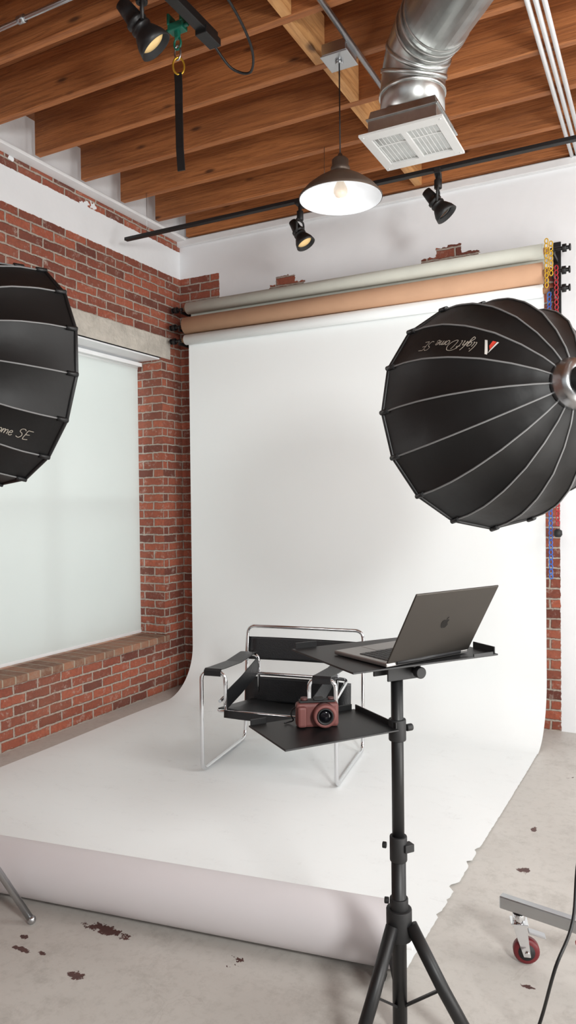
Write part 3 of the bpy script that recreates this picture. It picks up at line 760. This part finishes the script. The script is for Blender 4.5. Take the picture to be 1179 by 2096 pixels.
# ------------------------------------------------------------------ laptop
l = thing('laptop', (3.021, -3.083, 1.0715), 'open grey laptop standing on the upper tripod tray', 'laptop', 62.6)
part('base', MB().box((0, .108, .0065), (.308, .216, .011)), MAT['alul'], l, .003)
kb = MB()
for rr in range(6):
    for cc in range(14): kb.box((-.131+cc*.0187+.009, .035+rr*.018, .0128), (.0162, .0155, .0016))
part('keyboard', kb, MAT['keys'], l)
part('trackpad', MB().box((0, .175, .0122), (.12, .066, .0006)), MAT['alul'], l)
th = math.radians(30)
lid = bpy.data.objects.new('lid', MB().box((0, 0, .109), (.308, .005, .218)).mesh('lid', MAT['alu'])); COL.objects.link(lid); lid.parent = l
lid.location = (0, 0, .012); lid.rotation_euler = (th, 0, 0)
mm = lid.modifiers.new('b', 'BEVEL'); mm.width = .003; mm.segments = 3
part('screen', MB().box((0, .0030, .110), (.296, .0012, .202)), MAT['screen'], lid)
part('hinge', MB().cyl((-.12, 0, .009), (.12, 0, .009), .0055), MAT['keys'], l)
ap = [(0, -.95), (.18, -1.0), (.38, -.98), (.58, -.82), (.75, -.55), (.85, -.28), (.70, -.15), (.60, .02), (.58, .22), (.64, .40), (.78, .54), (.62, .70), (.40, .75), (.20, .70), (0, .62),
      (-.20, .70), (-.42, .75), (-.66, .66), (-.84, .44), (-.90, .15), (-.86, -.18), (-.74, -.5), (-.56, -.80), (-.38, -.98), (-.18, -1.0)]
leaf = [(0, .82), (.04, 1.02), (.16, 1.2), (.36, 1.32), (.35, 1.12), (.22, .93)]
S_ = .0155
mtx = Matrix.Translation((0, -.0027, .112)) @ Matrix.Rotation(math.pi/2, 4, 'X')
eb = MB().prism([(x*S_, y*S_) for x, y in ap], 0, .0004, mtx).prism([(x*S_, y*S_) for x, y in leaf], 0, .0004, mtx)
part('emblem', eb, MAT['logo'], lid)

# ------------------------------------------------------------------ compact camera
k = thing('compact_camera', (2.712, -3.140, .8705), 'compact camera in dusty pink silicone case on the small tray', 'camera', 33)
part('case_body', MB().box((0, 0, .034), (.120, .040, .068)), MAT['pink'], k, .009)
part('grip', MB().box((-.044, -.022, .032), (.026, .018, .058)), MAT['pink'], k, .007)
part('top_plate', MB().box((.0, .0, .071), (.10, .030, .006)).box((.005, .002, .076), (.028, .024, .006)), MAT['blackmat'], k, .002)
part('dial', MB().cyl((-.036, 0, .072), (-.036, 0, .081), .010).cyl((.04, 0, .072), (.04, 0, .080), .008), MAT['pinkd'], k)
part('lens_ring', MB().lathe([(.020, 0), (.033, 0), (.033, .024), (.030, .029), (.0235, .029), (.0225, .024), (.02, .024)], (.018, -.016, .037), (0, -1, 0), 36), MAT['pink'], k)
part('lens_barrel', MB().lathe([(.0228, .01), (.0228, .031), (.020, .032), (.0185, .027), (.001, .027)], (.018, -.016, .037), (0, -1, 0), 36), MAT['blackmat'], k)
part('lens_glass', MB().lathe([(.018, .0), (.012, .003), (.001, .0045)], (.018, -.043, .037), (0, -1, 0), 24), MAT['lensg'], k)
part('wrist_strap', MB().tube(catmull([(-.058, 0, .055), (-.068, .01, .045), (-.072, .014, .03), (-.065, .02, .012), (-.077, .03, .004), (-.09, .02, .004)]), .0022, 6), MAT['black'], k)

# ------------------------------------------------------------------ light
w = bpy.data.worlds.new('world'); scene.world = w; w.use_nodes = True
bg = w.node_tree.nodes['Background']; bg.inputs[0].default_value = (.92, .97, 1.0, 1); bg.inputs[1].default_value = .76
def area(name, loc, tgt, sx, sy, e, col=(1, 1, 1)):
    ld = bpy.data.lights.new(name, 'AREA'); ld.shape = 'RECTANGLE'; ld.size = sx; ld.size_y = sy; ld.energy = e; ld.color = col
    o = bpy.data.objects.new(name, ld); COL.objects.link(o); o.location = loc
    o.rotation_euler = (Vector(tgt)-Vector(loc)).to_track_quat('-Z', 'Y').to_euler(); return o
area('side_fill', (6.1, -1.9, 2.9), (1.5, -1.5, .5), 2.2, 1.4, 92, (.99, 1, .99))  # added fill lamp from the right, no window there
area('window_key', (5.1, -5.05, 2.25), (1.33, -.2, 1.45), .55, .55, 95, (.99, 1, .985))
area('ceiling_fill', (5.2, -3.0, .5), (3.0, -1.8, 3.9), 1.8, 2.2, 78, (1, .985, .95))  # added lamp aimed up to brighten the joists, not a room fixture
area('outdoor_daylight', (-2.2, -1.2, 2.6), (-.2, -1.2, 1.4), 2.5, 2.5, 68, (.95, 1, .99))

# ------------------------------------------------------------------ camera
cd = bpy.data.cameras.new('camera'); cam = bpy.data.objects.new('camera', cd); COL.objects.link(cam); scene.camera = cam
cd.sensor_fit = 'VERTICAL'; cd.sensor_height = 24; cd.lens = 24*1500/2096; cd.clip_start = .05
cam.location = (3.60, -5.0, 1.50)
cam.rotation_mode = 'QUATERNION'
cam.rotation_quaternion = (Matrix.Rotation(math.radians(27.6), 4, 'Z') @ Matrix.Rotation(math.radians(90-.73), 4, 'X') @ Matrix.Rotation(math.radians(-.65), 4, 'Z')).to_quaternion()
scene.view_settings.view_transform = 'Standard'
